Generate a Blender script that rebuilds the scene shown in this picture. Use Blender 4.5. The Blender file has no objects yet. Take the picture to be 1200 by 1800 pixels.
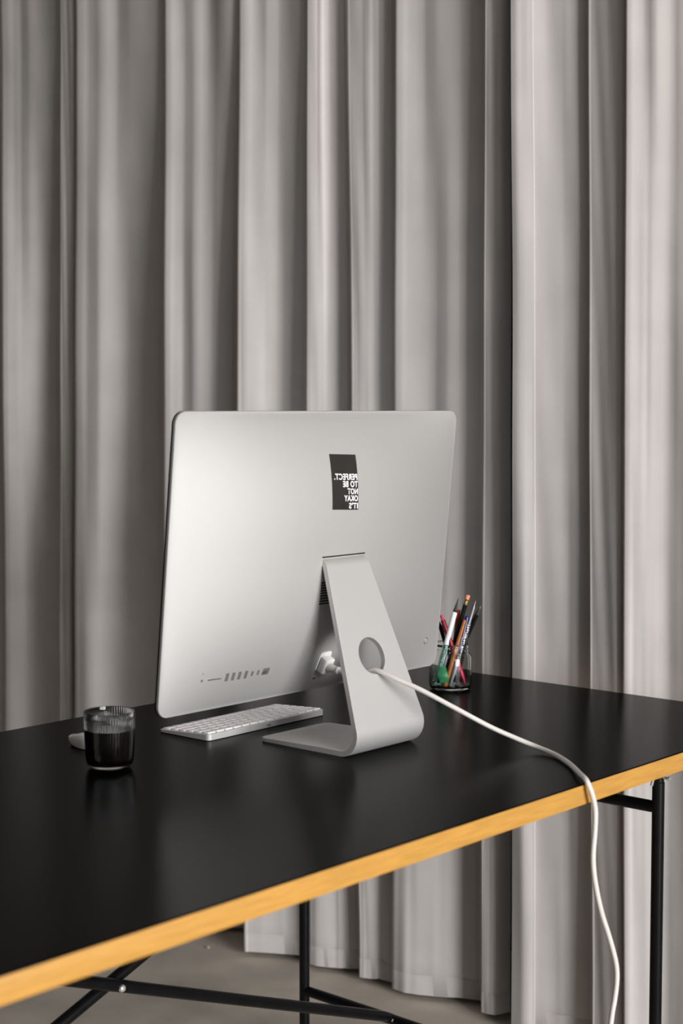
import bpy, bmesh, math, random
from mathutils import Vector, Matrix

random.seed(7)
scene = bpy.context.scene
COL = scene.collection

# ------------------------------------------------------------------ camera
cam_data = bpy.data.cameras.new('camera')
cam = bpy.data.objects.new('camera', cam_data)
COL.objects.link(cam)
cam.location = (-2.4809, -1.1765, 1.26436)
cam.rotation_euler = (math.radians(90 - 3.8062), 0, math.radians(41.5117 - 90))
cam_data.sensor_fit = 'HORIZONTAL'
cam_data.sensor_width = 24.0
cam_data.lens = 55.0                       # 2750 px on a 1200 px wide frame
cam_data.dof.use_dof = True
cam_data.dof.focus_distance = 2.64
cam_data.dof.aperture_fstop = 4.0
cam_data.clip_start = 0.05
scene.camera = cam

# ------------------------------------------------------------------ world, daylight, exposure
world = bpy.data.worlds.new('overcast_sky')
scene.world = world
world.use_nodes = True
bgn = world.node_tree.nodes['Background']
bgn.inputs[0].default_value = (0.80, 0.90, 1.0, 1)
bgn.inputs[1].default_value = 0.35

def area_light(name, loc, rot, sx, sy, power, color=(1, 1, 1)):
    ld = bpy.data.lights.new(name, 'AREA')
    ld.shape = 'RECTANGLE'
    ld.size, ld.size_y = sx, sy
    ld.energy = power
    ld.color = color
    lo = bpy.data.objects.new(name, ld)
    lo.location = loc
    lo.rotation_euler = rot
    COL.objects.link(lo)
    return lo

# overcast daylight just outside the tall window in the wall behind the camera
WIN_X0, WIN_X1, WIN_Z0, WIN_Z1, WIN_Y = -4.9, -0.3, 0.05, 4.30, -9.0
area_light('window_daylight', ((WIN_X0 + WIN_X1) / 2, WIN_Y - 0.16, (WIN_Z0 + WIN_Z1) / 2),
           (math.radians(90), 0, 0), WIN_X1 - WIN_X0, WIN_Z1 - WIN_Z0, 1400, (1.0, 0.985, 0.97))

scene.view_settings.view_transform = 'Standard'
scene.view_settings.look = 'None'
scene.view_settings.gamma = 1.0
scene.view_settings.use_curve_mapping = False
scene.view_settings.exposure = 0.0

# ------------------------------------------------------------------ materials
def mat(name, color, rough=0.5, metal=0.0, var=0.06, var_scale=40.0, bump=0.0, bump_scale=400.0,
        spec=0.5, transmission=0.0, ior=1.45, coat=0.0, sheen=0.0, stretch=None, color2=None, fac=None):
    m = bpy.data.materials.new(name)
    m.use_nodes = True
    nt = m.node_tree
    p = nt.nodes['Principled BSDF']
    p.inputs['Roughness'].default_value = rough
    p.inputs['Metallic'].default_value = metal
    p.inputs['Specular IOR Level'].default_value = spec
    p.inputs['Transmission Weight'].default_value = transmission
    p.inputs['IOR'].default_value = ior
    p.inputs['Coat Weight'].default_value = coat
    p.inputs['Sheen Weight'].default_value = sheen
    tc = nt.nodes.new('ShaderNodeTexCoord')
    mp = nt.nodes.new('ShaderNodeMapping')
    nt.links.new(tc.outputs['Object'], mp.inputs['Vector'])
    if stretch:
        mp.inputs['Scale'].default_value = stretch
    if transmission < 0.5:
        n = nt.nodes.new('ShaderNodeTexNoise')
        n.inputs['Scale'].default_value = var_scale
        n.inputs['Detail'].default_value = 6
        nt.links.new(mp.outputs['Vector'], n.inputs['Vector'])
        r = nt.nodes.new('ShaderNodeValToRGB')
        c1 = [max(0, c * (1 - var)) for c in color]
        c2 = [min(1, c * (1 + var)) for c in color] if color2 is None else list(color2)
        r.color_ramp.elements[0].color = (*c1, 1)
        r.color_ramp.elements[1].color = (*c2, 1)
        r.color_ramp.elements[0].position = 0.35 if fac is None else fac[0]
        r.color_ramp.elements[1].position = 0.65 if fac is None else fac[1]
        nt.links.new(n.outputs['Fac'], r.inputs['Fac'])
        nt.links.new(r.outputs['Color'], p.inputs['Base Color'])
    else:
        p.inputs['Base Color'].default_value = (*color, 1)
    if bump > 0:
        b = nt.nodes.new('ShaderNodeTexNoise')
        b.inputs['Scale'].default_value = bump_scale
        b.inputs['Detail'].default_value = 3
        nt.links.new(mp.outputs['Vector'], b.inputs['Vector'])
        bn = nt.nodes.new('ShaderNodeBump')
        bn.inputs['Strength'].default_value = bump
        bn.inputs['Distance'].default_value = 0.001
        nt.links.new(b.outputs['Fac'], bn.inputs['Height'])
        nt.links.new(bn.outputs['Normal'], p.inputs['Normal'])
    return m

def fabric_material(name, color):
    m = mat(name, color, rough=0.95, var=0.035, var_scale=9, spec=0.15, sheen=0.12)
    nt = m.node_tree
    p = nt.nodes['Principled BSDF']
    tc = nt.nodes.new('ShaderNodeTexCoord')
    mp = nt.nodes.new('ShaderNodeMapping')
    mp.inputs['Scale'].default_value = (700, 700, 260)
    nt.links.new(tc.outputs['Object'], mp.inputs['Vector'])
    n = nt.nodes.new('ShaderNodeTexNoise')
    n.inputs['Scale'].default_value = 1.0
    n.inputs['Detail'].default_value = 2
    nt.links.new(mp.outputs['Vector'], n.inputs['Vector'])
    b = nt.nodes.new('ShaderNodeBump')
    b.inputs['Strength'].default_value = 0.18
    b.inputs['Distance'].default_value = 0.001
    nt.links.new(n.outputs['Fac'], b.inputs['Height'])
    nt.links.new(b.outputs['Normal'], p.inputs['Normal'])
    return m

M = {}
M['aluminium'] = mat('bead_blasted_aluminium', (0.615, 0.608, 0.604), rough=0.64, metal=0.74, var=0.012, var_scale=900, bump=0.02, bump_scale=2500)
M['shell_aluminium'] = mat('satin_aluminium_shell', (0.535, 0.529, 0.525), rough=0.68, metal=0.78, var=0.012, var_scale=900, bump=0.02, bump_scale=2500)
M['linoleum'] = mat('black_linoleum', (0.0018, 0.0018, 0.0019), rough=0.22, var=0.25, var_scale=14, bump=0.06, bump_scale=900, spec=0.028)
M['edge_wood'] = mat('honey_wood_edge', (0.485, 0.252, 0.052), rough=0.5, var=0.10, var_scale=22, stretch=(1, 14, 14), bump=0.02)
M['underside'] = mat('plain_board', (0.10, 0.09, 0.08), rough=0.7)
M['black_metal'] = mat('black_powder_coated_steel', (0.004, 0.004, 0.0045), rough=0.30, var=0.2, bump=0.02, bump_scale=1200, spec=0.22)
M['chrome'] = mat('polished_chrome', (0.90, 0.89, 0.87), rough=0.25, metal=0.8, var=0.02)
M['fabric'] = fabric_material('taupe_grey_curtain_fabric', (0.53, 0.506, 0.496))
M['concrete_floor'] = mat('concrete_floor', (0.56, 0.50, 0.43), rough=0.62, var=0.22, var_scale=3.5, bump=0.25, bump_scale=60)
M['wall'] = mat('grey_plaster_wall', (0.06, 0.059, 0.057), rough=0.9, var=0.06, var_scale=3)
M['ceiling'] = mat('grey_concrete_ceiling', (0.22, 0.218, 0.215), rough=0.9, var=0.08, var_scale=2.5)
M['window_frame'] = mat('dark_window_frame', (0.03, 0.03, 0.032), rough=0.4)
M['screen_glass'] = mat('black_screen_glass', (0.006, 0.006, 0.007), rough=0.06, var=0.05)
em = bpy.data.materials.new('assumed_screen_glow')  # assumed screen glow, added to brighten the white keys
em.use_nodes = True
ent = em.node_tree
for nd in list(ent.nodes):
    if nd.type == 'BSDF_PRINCIPLED': ent.nodes.remove(nd)
eb = ent.nodes.new('ShaderNodeEmission')
eb.inputs['Color'].default_value = (0.95, 0.97, 1.0, 1)
eb.inputs['Strength'].default_value = 2.2
ent.links.new(eb.outputs[0], [nd for nd in ent.nodes if nd.type == 'OUTPUT_MATERIAL'][0].inputs['Surface'])
M['screen_fill'] = em
M['port'] = mat('dark_port_recess', (0.16, 0.155, 0.15), rough=0.55, metal=0.3)
M['vent'] = mat('black_vent_slot', (0.004, 0.004, 0.004), rough=0.8)
M['port_light'] = mat('metal_port_frame', (0.7, 0.69, 0.67), rough=0.3, metal=1.0)
M['sticker'] = mat('black_sticker_vinyl', (0.020, 0.018, 0.016), rough=0.45, var=0.2)
M['sticker_print'] = mat('white_sticker_print', (0.86, 0.85, 0.88), rough=0.5)
M['white_plastic'] = mat('glossy_white_plastic', (0.83, 0.83, 0.83), rough=0.22, var=0.01)
M['cord'] = mat('soft_white_cable_sheath', (0.67, 0.635, 0.605), rough=0.45, var=0.03, bump=0.05, bump_scale=900)
M['key_white'] = mat('satin_white_keycap', (0.84, 0.80, 0.79), rough=0.38, var=0.01)
M['mouse_white'] = mat('white_mouse_shell', (0.80, 0.78, 0.75), rough=0.2, var=0.01)
M['clear_glass'] = mat('clear_glass', (1, 1, 1), rough=0.015, transmission=1.0, ior=1.38)
M['jar_glass'] = mat('clear_jar_glass', (0.97, 1.0, 0.985), rough=0.0, transmission=1.0, ior=1.33, spec=0.2)
M['coffee'] = mat('black_coffee', (0.003, 0.0016, 0.001), rough=0.04, var=0.1)

# ------------------------------------------------------------------ helpers
def tag(o, label=None, category=None, group=None, kind=None):
    if label: o['label'] = label
    if category: o['category'] = category
    if group: o['group'] = group
    if kind: o['kind'] = kind
    return o

def world_offset(o):
    v = Vector((0, 0, 0))
    while o is not None:
        v += o.location
        o = o.parent
    return v

def thing(name, label, category, loc, group=None):
    o = bpy.data.objects.new(name, None)
    o.empty_display_size = 0.05
    o.location = loc
    COL.objects.link(o)
    return tag(o, label, category, group)

def link_mesh(name, me, material, parent=None, smooth=True, angle=40):
    o = bpy.data.objects.new(name, me)
    COL.objects.link(o)
    if material is not None:
        me.materials.append(material)
    if smooth:
        me.shade_smooth()
        if angle:
            me.set_sharp_from_angle(angle=math.radians(angle))
    if parent is not None:
        o.parent = parent
    return o

def from_data(name, verts, faces, material, parent=None, smooth=True, angle=40, local=False):
    """verts in world coordinates unless local; stored relative to the parent"""
    off = Vector((0, 0, 0)) if (parent is None or local) else world_offset(parent)
    me = bpy.data.meshes.new(name)
    me.from_pydata([tuple(Vector(v) - off) for v in verts], [], faces)
    me.update()
    return link_mesh(name, me, material, parent, smooth, angle)

def from_bmesh(name, bm, material, parent=None, smooth=True, angle=40, local=False):
    off = Vector((0, 0, 0)) if (parent is None or local) else world_offset(parent)
    bmesh.ops.recalc_face_normals(bm, faces=bm.faces)
    if off.length > 0:
        bmesh.ops.translate(bm, verts=bm.verts, vec=-off)
    me = bpy.data.meshes.new(name)
    bm.to_mesh(me)
    bm.free()
    return link_mesh(name, me, material, parent, smooth, angle)

def bm_box(x0, x1, y0, y1, z0, z1, bevel=0.0, seg=2, bm=None):
    bm = bm or bmesh.new()
    r = bmesh.ops.create_cube(bm, size=1.0)
    vs = r['verts']
    for v in vs:
        v.co = Vector((x0 + (v.co.x + .5) * (x1 - x0), y0 + (v.co.y + .5) * (y1 - y0), z0 + (v.co.z + .5) * (z1 - z0)))
    if bevel > 0:
        es = list({e for v in vs for e in v.link_edges})
        bmesh.ops.bevel(bm, geom=es, offset=bevel, segments=seg, profile=0.5, affect='EDGES')
    return bm

def frame_from_axis(d):
    d = Vector(d).normalized()
    a = Vector((0, 0, 1)) if abs(d.z) < 0.9 else Vector((1, 0, 0))
    u = d.cross(a).normalized()
    return u, d.cross(u).normalized()

def revolve(A, B, profile, seg=24, rib=None):
    """surface of revolution about A->B; profile = [(radius, distance along axis)]; returns verts, faces"""
    A, B = Vector(A), Vector(B)
    d = (B - A).normalized()
    u, w = frame_from_axis(d)
    verts, faces, rings = [], [], []
    for (r, t) in profile:
        if r <= 1e-7:
            rings.append([len(verts)])
            verts.append(A + d * t)
        else:
            ring = []
            for k in range(seg):
                th = 2 * math.pi * k / seg
                rr = r if rib is None else r + rib(th, r, t)
                ring.append(len(verts))
                verts.append(A + d * t + (u * math.cos(th) + w * math.sin(th)) * rr)
            rings.append(ring)
    for a, b in zip(rings[:-1], rings[1:]):
        if len(a) == 1 and len(b) == 1:
            continue
        if len(a) == 1:
            faces += [(a[0], b[(k + 1) % seg], b[k]) for k in range(seg)]
        elif len(b) == 1:
            faces += [(a[k], a[(k + 1) % seg], b[0]) for k in range(seg)]
        else:
            faces += [(a[k], a[(k + 1) % seg], b[(k + 1) % seg], b[k]) for k in range(seg)]
    return verts, faces

def lathe(name, A, B, profile, material, parent=None, seg=24, rib=None, angle=40):
    v, f = revolve(A, B, profile, seg, rib)
    o = from_data(name, v, f, material, parent, True, angle)
    bm = bmesh.new()
    bm.from_mesh(o.data)
    bmesh.ops.recalc_face_normals(bm, faces=bm.faces)
    bm.to_mesh(o.data)
    bm.free()
    return o

def catmull(pts, n=8):
    P = [Vector(p) for p in pts]
    P = [P[0] * 2 - P[1]] + P + [P[-1] * 2 - P[-2]]
    out = []
    for i in range(1, len(P) - 2):
        p0, p1, p2, p3 = P[i - 1], P[i], P[i + 1], P[i + 2]
        for k in range(n):
            t = k / n
            out.append(0.5 * ((2 * p1) + (p2 - p0) * t + (2 * p0 - 5 * p1 + 4 * p2 - p3) * t * t + (3 * p1 - p0 - 3 * p2 + p3) * t ** 3))
    out.append(P[-2])
    return out

def tube(name, path, radius, material, parent=None, seg=12, angle=60):
    path = [Vector(p) for p in path]
    d = (path[1] - path[0]).normalized()
    u, w = frame_from_axis(d)
    verts, faces = [], []
    n = len(path)
    for i, p in enumerate(path):
        t = (path[min(i + 1, n - 1)] - path[max(i - 1, 0)]).normalized()
        u = (u - t * u.dot(t)).normalized()
        w = t.cross(u)
        r = radius(i / (n - 1)) if callable(radius) else radius
        for k in range(seg):
            a = 2 * math.pi * k / seg
            verts.append(p + (u * math.cos(a) + w * math.sin(a)) * r)
    for i in range(n - 1):
        for k in range(seg):
            a, b = i * seg + k, i * seg + (k + 1) % seg
            faces.append((a, b, b + seg, a + seg))
    faces.append(tuple(range(seg - 1, -1, -1)))
    faces.append(tuple((n - 1) * seg + k for k in range(seg)))
    return from_data(name, verts, faces, material, parent, True, angle)

def wall_box(name, x0, x1, y0, y1, z0, z1, material, parent=None):
    o = from_bmesh(name, bm_box(x0, x1, y0, y1, z0, z1), material, parent, smooth=False)
    if parent is None:
        o['kind'] = 'structure'
    return o

# ------------------------------------------------------------------ the room
RX0, RX1, RY0, RY1, RZ = -5.6, 0.46, WIN_Y, 3.6, 4.55
wall_box('floor', RX0 - .2, RX1 + .2, RY0 - .2, RY1 + .2, -0.12, 0.0, M['concrete_floor'])
wall_box('ceiling', RX0 - .2, RX1 + .2, RY0 - .2, RY1 + .2, RZ, RZ + .12, M['ceiling'])
wall_box('wall_right', RX1, RX1 + .15, RY0, RY1, 0, RZ, M['wall'])
wall_box('wall_left', RX0 - .15, RX0, RY0, RY1, 0, RZ, M['wall'])
wall_box('wall_back', RX0, RX1, RY1, RY1 + .15, 0, RZ, M['wall'])
# wall with the window: four pieces round the opening, one mesh
bm = bmesh.new()
for (x0, x1, z0, z1) in ((RX0, WIN_X0, 0, RZ), (WIN_X1, RX1, 0, RZ), (WIN_X0, WIN_X1, 0, WIN_Z0), (WIN_X0, WIN_X1, WIN_Z1, RZ)):
    bm_box(x0, x1, RY0 - .15, RY0, z0, z1, bm=bm)
o = from_bmesh('wall_front', bm, M['wall'], smooth=False)
o['kind'] = 'structure'
win = bpy.data.objects.new('window_1', None)
win.location = ((WIN_X0 + WIN_X1) / 2, RY0 - .08, WIN_Z0)
COL.objects.link(win)
win['kind'] = 'structure'
FW = .05
for (x0, x1, z0, z1) in ((WIN_X0, WIN_X0 + FW, WIN_Z0, WIN_Z1), (WIN_X1 - FW, WIN_X1, WIN_Z0, WIN_Z1),
                         (WIN_X0 + FW, WIN_X1 - FW, WIN_Z0, WIN_Z0 + FW), (WIN_X0 + FW, WIN_X1 - FW, WIN_Z1 - FW, WIN_Z1),
                         ((WIN_X0 + WIN_X1) / 2 - .02, (WIN_X0 + WIN_X1) / 2 + .02, WIN_Z0 + FW, WIN_Z1 - FW)):
    from_bmesh('window_frame', bm_box(x0, x1, RY0 - .11, RY0 - .05, z0, z1), M['window_frame'], win, smooth=False)

# ------------------------------------------------------------------ curtains
# plan profile (x, y) of every fold, left silhouette to right end, at four heights (image rows as keys)
CURTAIN_PROFILE = {
    20: [
        [(0.0727, 2.2817), (0.0722, 2.2640), (0.0737, 2.2491), (0.0764, 2.2357), (0.0780, 2.2210), (0.0796, 2.2064), (0.0779, 2.1874), (0.0764, 2.1689), (0.0773, 2.1537), (0.0785, 2.1387), (0.0790, 2.1230), (0.0788, 2.1066), (0.0782, 2.0897), (0.0767, 2.0717), (0.0757, 2.0545), (0.0751, 2.0378)],
        [(0.0571, 2.0130), (0.0566, 2.0085), (0.0563, 2.0041), (0.0561, 2.0000), (0.0561, 1.9961), (0.0562, 1.9923), (0.0563, 1.9885), (0.0562, 1.9845), (0.0560, 1.9803), (0.0556, 1.9759), (0.0551, 1.9714), (0.0546, 1.9670), (0.0547, 1.9633), (0.0561, 1.9611), (0.0592, 1.9610), (0.0634, 1.9624)],
        [(0.0439, 1.9362), (0.0442, 1.9138), (0.0473, 1.8950), (0.0481, 1.8735), (0.0473, 1.8502), (0.0497, 1.8310), (0.0541, 1.8142), (0.0575, 1.7964), (0.0561, 1.7731), (0.0543, 1.7495), (0.0546, 1.7285), (0.0553, 1.7081), (0.0557, 1.6875), (0.0552, 1.6661), (0.0556, 1.6458), (0.0570, 1.6268)],
        [(0.0383, 1.6041), (0.0394, 1.5883), (0.0438, 1.5761), (0.0480, 1.5638), (0.0506, 1.5499), (0.0508, 1.5334), (0.0513, 1.5173), (0.0543, 1.5041), (0.0586, 1.4921), (0.0609, 1.4781), (0.0589, 1.4598), (0.0541, 1.4387), (0.0517, 1.4201), (0.0520, 1.4046), (0.0551, 1.3918), (0.0607, 1.3817)],
        [(0.0422, 1.3613), (0.0427, 1.3476), (0.0461, 1.3369), (0.0504, 1.3272), (0.0536, 1.3163), (0.0554, 1.3042), (0.0566, 1.2915), (0.0599, 1.2809), (0.0634, 1.2705), (0.0665, 1.2598), (0.0670, 1.2467), (0.0664, 1.2325), (0.0647, 1.2173), (0.0633, 1.2027), (0.0643, 1.1902), (0.0687, 1.1810)],
        [(0.0501, 1.1622), (0.0505, 1.1550), (0.0522, 1.1489), (0.0541, 1.1432), (0.0565, 1.1379), (0.0576, 1.1313), (0.0624, 1.1282), (0.0769, 1.1338), (0.0854, 1.1340), (0.0886, 1.1293), (0.0902, 1.1233), (0.0916, 1.1170), (0.0934, 1.1112), (0.0961, 1.1061), (0.0986, 1.1009), (0.1011, 1.0957)],
        [(0.0716, 1.0681), (0.0710, 1.0584), (0.0718, 1.0500), (0.0731, 1.0421), (0.0744, 1.0342), (0.0752, 1.0258), (0.0744, 1.0162), (0.0746, 1.0074), (0.0774, 1.0009), (0.0799, 0.9941), (0.0835, 0.9883), (0.0855, 0.9811), (0.0876, 0.9740), (0.0910, 0.9680), (0.0955, 0.9630), (0.1003, 0.9581)],
        [(0.0659, 0.9282), (0.0674, 0.9134), (0.0726, 0.9018), (0.0775, 0.8900), (0.0820, 0.8779), (0.0850, 0.8647), (0.0841, 0.8484), (0.0833, 0.8323), (0.0854, 0.8186), (0.0884, 0.8056), (0.0913, 0.7927), (0.0936, 0.7793), (0.0939, 0.7645), (0.0928, 0.7487), (0.0919, 0.7332), (0.0905, 0.7174)],
        [(0.0700, 0.7010), (0.0704, 0.6972), (0.0705, 0.6933), (0.0708, 0.6896), (0.0711, 0.6858), (0.0710, 0.6818), (0.0710, 0.6779), (0.0710, 0.6739), (0.0706, 0.6696), (0.0708, 0.6659), (0.0725, 0.6632), (0.0751, 0.6611), (0.0783, 0.6595), (0.0819, 0.6581), (0.0856, 0.6568), (0.0896, 0.6558)],
        [(0.0497, 0.6260), (0.0513, 0.6152), (0.0563, 0.6067), (0.0606, 0.5978), (0.0651, 0.5891), (0.0702, 0.5808), (0.0750, 0.5723), (0.0793, 0.5635), (0.0825, 0.5539), (0.0851, 0.5440), (0.0874, 0.5339), (0.0891, 0.5235), (0.0919, 0.5138), (0.0953, 0.5045), (0.1006, 0.4965), (0.1056, 0.4883)],
        [(0.0808, 0.4711), (0.0812, 0.4658), (0.0818, 0.4605), (0.0825, 0.4553), (0.0830, 0.4501), (0.0832, 0.4446), (0.0831, 0.4390), (0.0826, 0.4332), (0.0820, 0.4272), (0.0810, 0.4211), (0.0800, 0.4149), (0.0790, 0.4088), (0.0785, 0.4030), (0.0794, 0.3981), (0.0820, 0.3943), (0.0859, 0.3912)],
        [(0.0667, 0.3783), (0.0679, 0.3698), (0.0720, 0.3630), (0.0760, 0.3562), (0.0795, 0.3491), (0.0806, 0.3406), (0.0809, 0.3317), (0.0828, 0.3237), (0.0883, 0.3179), (0.0954, 0.3129), (0.1028, 0.3082), (0.1074, 0.3018), (0.1094, 0.2940), (0.1130, 0.2871), (0.1197, 0.2819), (0.1310, 0.2793)],
    ],
    690: [
        [(0.0362, 2.2484), (0.0349, 2.2299), (0.0396, 2.2196), (0.0447, 2.2100), (0.0499, 2.2004), (0.0560, 2.1921), (0.0623, 2.1840), (0.0695, 2.1772), (0.0776, 2.1714), (0.0861, 2.1662), (0.0940, 2.1603), (0.1004, 2.1522), (0.1044, 2.1412), (0.1077, 2.1293), (0.1112, 2.1177), (0.1144, 2.1058)],
        [(0.0594, 2.0339), (0.0592, 2.0300), (0.0593, 2.0264), (0.0598, 2.0233), (0.0605, 2.0206), (0.0613, 2.0179), (0.0620, 2.0151), (0.0626, 2.0121), (0.0631, 2.0090), (0.0637, 2.0061), (0.0646, 2.0036), (0.0661, 2.0017), (0.0679, 2.0003), (0.0697, 1.9990), (0.0716, 1.9977), (0.0735, 1.9963)],
        [(0.0419, 1.9548), (0.0407, 1.9301), (0.0444, 1.9116), (0.0451, 1.8895), (0.0468, 1.8687), (0.0549, 1.8559), (0.0649, 1.8453), (0.0756, 1.8355), (0.0865, 1.8258), (0.0944, 1.8128), (0.0970, 1.7937), (0.0984, 1.7732), (0.0980, 1.7509), (0.0981, 1.7294), (0.0979, 1.7076), (0.0980, 1.6863)],
        [(0.0324, 1.6114), (0.0322, 1.5943), (0.0377, 1.5836), (0.0434, 1.5730), (0.0490, 1.5623), (0.0490, 1.5456), (0.0473, 1.5272), (0.0508, 1.5145), (0.0578, 1.5056), (0.0661, 1.4980), (0.0761, 1.4921), (0.0835, 1.4836), (0.0919, 1.4761), (0.0997, 1.4679), (0.1076, 1.4599), (0.1154, 1.4517)],
        [(0.0301, 1.3634), (0.0307, 1.3493), (0.0350, 1.3390), (0.0411, 1.3304), (0.0472, 1.3219), (0.0535, 1.3135), (0.0602, 1.3055), (0.0663, 1.2971), (0.0734, 1.2894), (0.0806, 1.2820), (0.0861, 1.2729), (0.0886, 1.2610), (0.0913, 1.2493), (0.0939, 1.2376), (0.0945, 1.2240), (0.0944, 1.2099)],
        [(0.0556, 1.1722), (0.0550, 1.1628), (0.0577, 1.1563), (0.0608, 1.1502), (0.0641, 1.1443), (0.0679, 1.1388), (0.0712, 1.1330), (0.0750, 1.1276), (0.0786, 1.1220), (0.0830, 1.1171), (0.0880, 1.1127), (0.0932, 1.1086), (0.0985, 1.1045), (0.1034, 1.1000), (0.1083, 1.0956), (0.1133, 1.0912)],
        [(0.0670, 1.0491), (0.0658, 1.0400), (0.0665, 1.0327), (0.0672, 1.0253), (0.0692, 1.0190), (0.0719, 1.0135), (0.0747, 1.0079), (0.0783, 1.0031), (0.0826, 0.9989), (0.0863, 0.9941), (0.0893, 0.9888), (0.0906, 0.9820), (0.0935, 0.9767), (0.0958, 0.9707), (0.0982, 0.9650), (0.1006, 0.9592)],
        [(0.0639, 0.9273), (0.0645, 0.9116), (0.0693, 0.8996), (0.0741, 0.8876), (0.0792, 0.8758), (0.0844, 0.8641), (0.0893, 0.8523), (0.0917, 0.8386), (0.0898, 0.8215), (0.0891, 0.8056), (0.0933, 0.7935), (0.0993, 0.7827), (0.1044, 0.7714), (0.1121, 0.7620), (0.1216, 0.7540), (0.1293, 0.7446)],
        [(0.0737, 0.7022), (0.0744, 0.6982), (0.0755, 0.6945), (0.0768, 0.6909), (0.0785, 0.6877), (0.0797, 0.6841), (0.0816, 0.6809), (0.0846, 0.6786), (0.0885, 0.6769), (0.0926, 0.6754), (0.0972, 0.6742), (0.1019, 0.6731), (0.1069, 0.6722), (0.1119, 0.6713), (0.1171, 0.6705), (0.1225, 0.6699)],
        [(0.0443, 0.6089), (0.0440, 0.5968), (0.0470, 0.5869), (0.0519, 0.5784), (0.0570, 0.5701), (0.0609, 0.5609), (0.0643, 0.5515), (0.0677, 0.5420), (0.0710, 0.5325), (0.0742, 0.5230), (0.0774, 0.5136), (0.0796, 0.5034), (0.0815, 0.4931), (0.0840, 0.4833), (0.0880, 0.4745), (0.0924, 0.4659)],
        [(0.0703, 0.4506), (0.0707, 0.4457), (0.0711, 0.4409), (0.0716, 0.4362), (0.0721, 0.4315), (0.0724, 0.4266), (0.0724, 0.4216), (0.0721, 0.4164), (0.0716, 0.4111), (0.0708, 0.4056), (0.0701, 0.4002), (0.0696, 0.3949), (0.0699, 0.3901), (0.0713, 0.3861), (0.0738, 0.3827), (0.0767, 0.3795)],
        [(0.0567, 0.3662), (0.0582, 0.3575), (0.0626, 0.3505), (0.0671, 0.3437), (0.0710, 0.3365), (0.0763, 0.3302), (0.0804, 0.3231), (0.0866, 0.3173), (0.0932, 0.3117), (0.0998, 0.3062), (0.1044, 0.2994), (0.1063, 0.2911), (0.1065, 0.2819), (0.1073, 0.2731), (0.1081, 0.2643), (0.1089, 0.2555)],
    ],
    1180: [
        [(0.0574, 2.2798), (0.0576, 2.2641), (0.0619, 2.2539), (0.0674, 2.2454), (0.0737, 2.2380), (0.0812, 2.2321), (0.0890, 2.2266), (0.0947, 2.2184), (0.0984, 2.2075), (0.0990, 2.1926), (0.0975, 2.1751), (0.0956, 2.1571), (0.0935, 2.1391), (0.0919, 2.1216), (0.0900, 2.1040), (0.0884, 2.0868)],
        [(0.0471, 2.0320), (0.0470, 2.0281), (0.0469, 2.0243), (0.0467, 2.0203), (0.0465, 2.0162), (0.0463, 2.0123), (0.0462, 2.0085), (0.0464, 2.0050), (0.0468, 2.0018), (0.0477, 1.9992), (0.0493, 1.9974), (0.0518, 1.9969), (0.0555, 1.9979), (0.0605, 2.0003), (0.0664, 2.0040), (0.0730, 2.0085)],
        [(0.0268, 1.9487), (0.0250, 1.9229), (0.0257, 1.9005), (0.0318, 1.8849), (0.0416, 1.8737), (0.0539, 1.8656), (0.0665, 1.8577), (0.0767, 1.8470), (0.0837, 1.8325), (0.0875, 1.8144), (0.0888, 1.7935), (0.0893, 1.7718), (0.0898, 1.7503), (0.0897, 1.7282), (0.0894, 1.7061), (0.0887, 1.6837)],
        [(0.0246, 1.6103), (0.0251, 1.5938), (0.0318, 1.5841), (0.0381, 1.5739), (0.0431, 1.5624), (0.0439, 1.5464), (0.0422, 1.5279), (0.0464, 1.5158), (0.0546, 1.5078), (0.0633, 1.5005), (0.0731, 1.4942), (0.0813, 1.4863), (0.0891, 1.4779), (0.0953, 1.4680), (0.1005, 1.4570), (0.1058, 1.4461)],
        [(0.0269, 1.3643), (0.0274, 1.3498), (0.0309, 1.3385), (0.0372, 1.3299), (0.0428, 1.3208), (0.0488, 1.3120), (0.0550, 1.3034), (0.0608, 1.2944), (0.0675, 1.2863), (0.0744, 1.2785), (0.0801, 1.2694), (0.0837, 1.2584), (0.0871, 1.2472), (0.0922, 1.2377), (0.0971, 1.2279), (0.1018, 1.2181)],
        [(0.0466, 1.1652), (0.0463, 1.1559), (0.0501, 1.1503), (0.0540, 1.1449), (0.0581, 1.1396), (0.0624, 1.1346), (0.0666, 1.1295), (0.0709, 1.1244), (0.0759, 1.1199), (0.0802, 1.1149), (0.0853, 1.1106), (0.0907, 1.1064), (0.0953, 1.1017), (0.0999, 1.0968), (0.1041, 1.0916), (0.1085, 1.0867)],
        [(0.0619, 1.0443), (0.0610, 1.0355), (0.0614, 1.0277), (0.0625, 1.0206), (0.0643, 1.0141), (0.0675, 1.0089), (0.0698, 1.0029), (0.0733, 0.9978), (0.0769, 0.9929), (0.0805, 0.9881), (0.0839, 0.9830), (0.0876, 0.9781), (0.0934, 0.9751), (0.1000, 0.9727), (0.1066, 0.9703), (0.1128, 0.9675)],
        [(0.0626, 0.9260), (0.0628, 0.9101), (0.0671, 0.8977), (0.0707, 0.8848), (0.0741, 0.8716), (0.0791, 0.8599), (0.0834, 0.8476), (0.0875, 0.8352), (0.0917, 0.8230), (0.0957, 0.8107), (0.1014, 0.7997), (0.1056, 0.7876), (0.1106, 0.7761), (0.1192, 0.7673), (0.1278, 0.7587), (0.1368, 0.7502)],
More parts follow.
